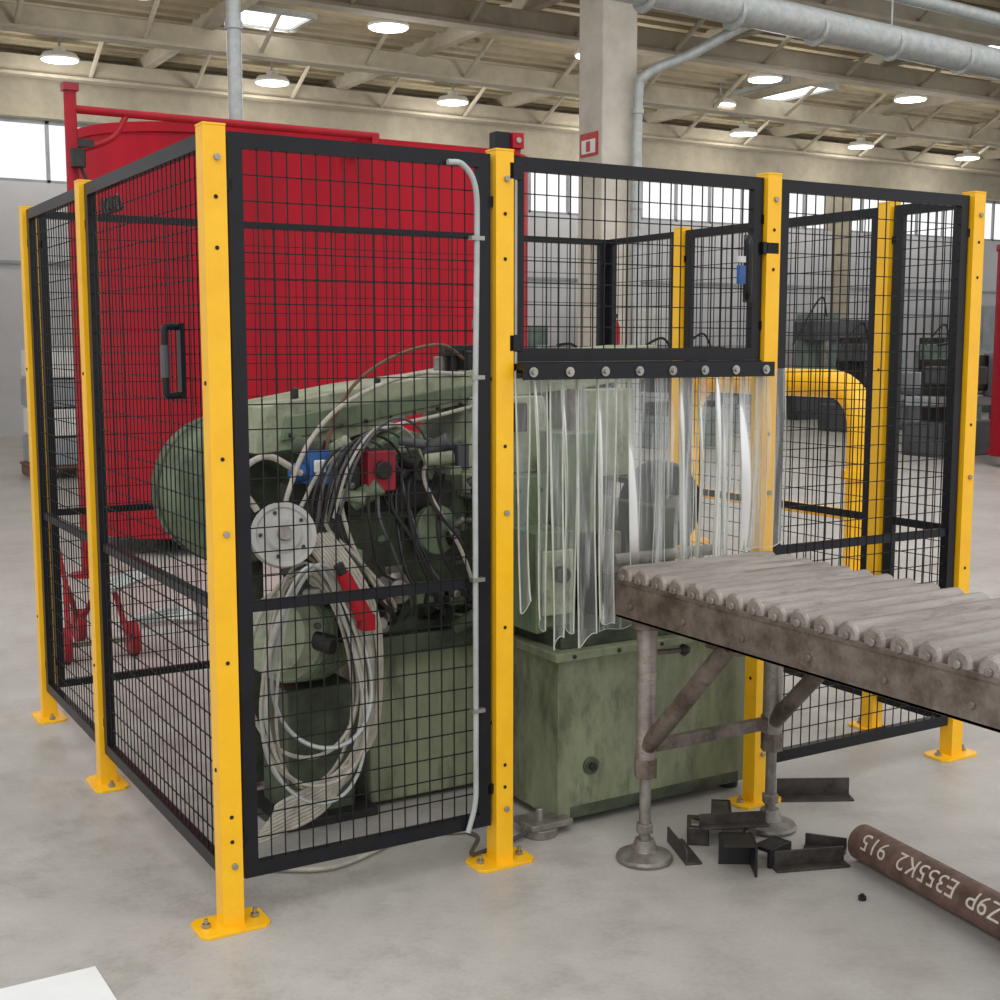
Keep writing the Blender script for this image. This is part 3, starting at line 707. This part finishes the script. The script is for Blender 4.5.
# ------------------------------------------------------------------ steel pipe with marking
A0 = Vector((1.855, -0.56, 0.056)); A1 = Vector((1.66, -2.05, 0.056)); rr = 0.056
b = B('steel_pipe')
L_ = (A1-A0).length
b.lathe(A0, A1-A0, [(0.044, 0.3), (0.044, 0.001), (0.046, 0), (rr-0.002, 0), (rr, 0.002), (rr, L_-0.002), (rr-0.002, L_), (0.044, L_), (0.044, L_-0.3)], PIPE, 40, caps=False)
cu = bpy.data.curves.new('t', 'FONT'); cu.body = 'Z9P  E355K2  915'; cu.size = 0.078; cu.resolution_u = 3
to = bpy.data.objects.new('t', cu); scene.collection.objects.link(to)
bpy.context.view_layer.update()
tm = bpy.data.meshes.new_from_object(to.evaluated_get(bpy.context.evaluated_depsgraph_get()))
bpy.data.objects.remove(to)
tb = bmesh.new(); tb.from_mesh(tm)
bmesh.ops.triangulate(tb, faces=tb.faces[:])
for _ in range(2): bmesh.ops.subdivide_edges(tb, edges=[e for e in tb.edges if e.calc_length() > 0.006], cuts=1)
bmesh.ops.triangulate(tb, faces=tb.faces[:])
d = (A0-A1).normalized(); side = Vector((-1, 0, 0)); side = (side-d*side.dot(d)).normalized(); up = Vector((0, 0, 1))
xm = max(v.co.x for v in tb.verts); idx = b.mi(CHALK); mp = {}
for v in tb.verts:
    phi = math.radians(62)-(v.co.y)/rr
    mp[v] = b.bm.verts.new(A0 - d*(0.06+(xm-v.co.x)) + (side*math.cos(phi)+up*math.sin(phi))*(rr+0.0012))
for f in tb.faces:
    try: b.bm.faces.new([mp[v] for v in f.verts]).material_index = idx
    except ValueError: pass
tb.free()
b.done(recalc=False)

# scrap offcuts
def offcut(u, v, ang, ln, w=0.055, flip=0, z=0.0, m=None, name='angle_iron_offcut', t=0.007):
    m = m or SCRAP
    b = B(name)
    rot = Matrix.Rotation(ang, 3, 'Z')
    if flip == 0:
        b.box(rot @ Vector((0, 0, t/2))+Vector((u, v, z)), (ln, w, t), m, rot)
        b.box(rot @ Vector((0, w/2, w/2))+Vector((u, v, z)), (ln, t, w), m, rot)
    else:
        b.box(rot @ Vector((0, -w/2, w/2))+Vector((u, v, z)), (ln, t, w), m, rot)
        b.box(rot @ Vector((0, 0, w-t/2))+Vector((u, v, z)), (ln, w, t), m, rot)
        b.box(rot @ Vector((ln/2-t, 0, w/2))+Vector((u, v, z)), (t, w, w), m, rot)
    b.done(bevel=0.001)
offcut(1.67, -0.53, -0.35, 0.24, 0.05); offcut(1.81, -0.45, -0.9, 0.13, 0.04, 0)
offcut(2.12, -0.09, -0.5, 0.26, 0.065)
offcut(1.46, -0.43, 1.0, 0.11, 0.10, 1, m=BLKS, name='channel_offcut')
offcut(1.58, -0.29, 0.6, 0.18, 0.07, 1, t=0.012); offcut(1.41, -0.24, 1.2, 0.2, 0.05, 0)
offcut(1.60, -0.43, 0.2, 0.11, 0.06, 1, t=0.012, m=BLKS)
offcut(1.66, -0.12, 0.9, 0.18, 0.06, 1, t=0.01); offcut(1.57, -0.29, -0.4, 0.22, 0.04, 0, z=0.071)
b = B('steel_block_offcut')
b.box((1.52, -0.17, 0.03), (0.12, 0.07, 0.06), SCRAP, Matrix.Rotation(0.9, 3, 'Z')); b.cyl((1.52, -0.17, 0.06), (1.52, -0.17, 0.068), 0.02, DARK, 16)
b.box((1.505, -0.19, 0.064), (0.05, 0.05, 0.008), STEEL, Matrix.Rotation(0.9, 3, 'Z')); b.done(bevel=0.004)
b = B('nut_debris')
b.cyl((1.63, -0.78, 0), (1.63, -0.78, 0.012), 0.012, BLKS, 6); b.cyl((1.63, -0.78, 0.012), (1.63, -0.78, 0.018), 0.006, BLKS, 10); b.done()

b = B('cardboard_sheet'); b.prism([(-1.5, -1.1), (-0.37, -1.1), (-0.385, -0.063), (-1.5, -0.06)], 'z', 0.0, 0.006, PAPER); b.done(smooth=False)
b = B('hose_trolley')
for (u, v) in ((0.28, 3.3), (0.62, 3.3), (0.45, 3.75)):
    b.lathe((u-0.02, v, 0.09), (1, 0, 0), [(0.03, 0), (0.09, 0.0), (0.09, 0.04), (0.03, 0.04)], REDP, 20)
b.tube([(0.28, 3.3, 0.09), (0.62, 3.3, 0.09)], 0.015, STEEL, 8, 0)
b.tube([(0.30, 3.3, 0.1), (0.34, 3.5, 0.35), (0.45, 3.75, 0.1)], 0.015, REDP); b.tube([(0.60, 3.3, 0.1), (0.55, 3.5, 0.35), (0.45, 3.75, 0.1)], 0.015, REDP)
b.tube([(0.34, 3.5, 0.35), (0.3, 3.6, 0.7)], 0.012, REDP, 8, 0)
for k in range(4): b.tube([(0.5, 3.4, 0.32+0.02*k), (0.8, 3.3+0.03*k, 0.42), (1.0, 3.5, 0.25), (1.15, 3.8+0.03*k, 0.05), (1.0, 3.95, 0.03+0.02*k), (0.7, 3.9, 0.03)], 0.016, GALV, 8, 5)
b.done()

# ------------------------------------------------------------------ light
w = bpy.data.worlds.new('sky'); scene.world = w; w.use_nodes = True
w.node_tree.nodes['Background'].inputs[0].default_value = (0.98, 0.985, 0.995, 1)
w.node_tree.nodes['Background'].inputs[1].default_value = 1.1
sd = bpy.data.lights.new('daylight', 'SUN'); sd.energy = 0.8; sd.angle = math.radians(35); sd.color = (1.0, 0.975, 0.94)
so = bpy.data.objects.new('daylight', sd); scene.collection.objects.link(so)
so.rotation_euler = Vector((0.45, 0.75, -1.0)).to_track_quat('-Z', 'Y').to_euler()

# ------------------------------------------------------------------ camera
cd = bpy.data.cameras.new('camera'); cam = bpy.data.objects.new('camera', cd); scene.collection.objects.link(cam)
cd.sensor_width = 36; cd.lens = 46.6; cd.clip_start = 0.05
cam.location = (-1.114, -3.329, 1.6)
cam.rotation_euler = (math.radians(90-6.83), 0, math.radians(-30.8))
scene.camera = cam
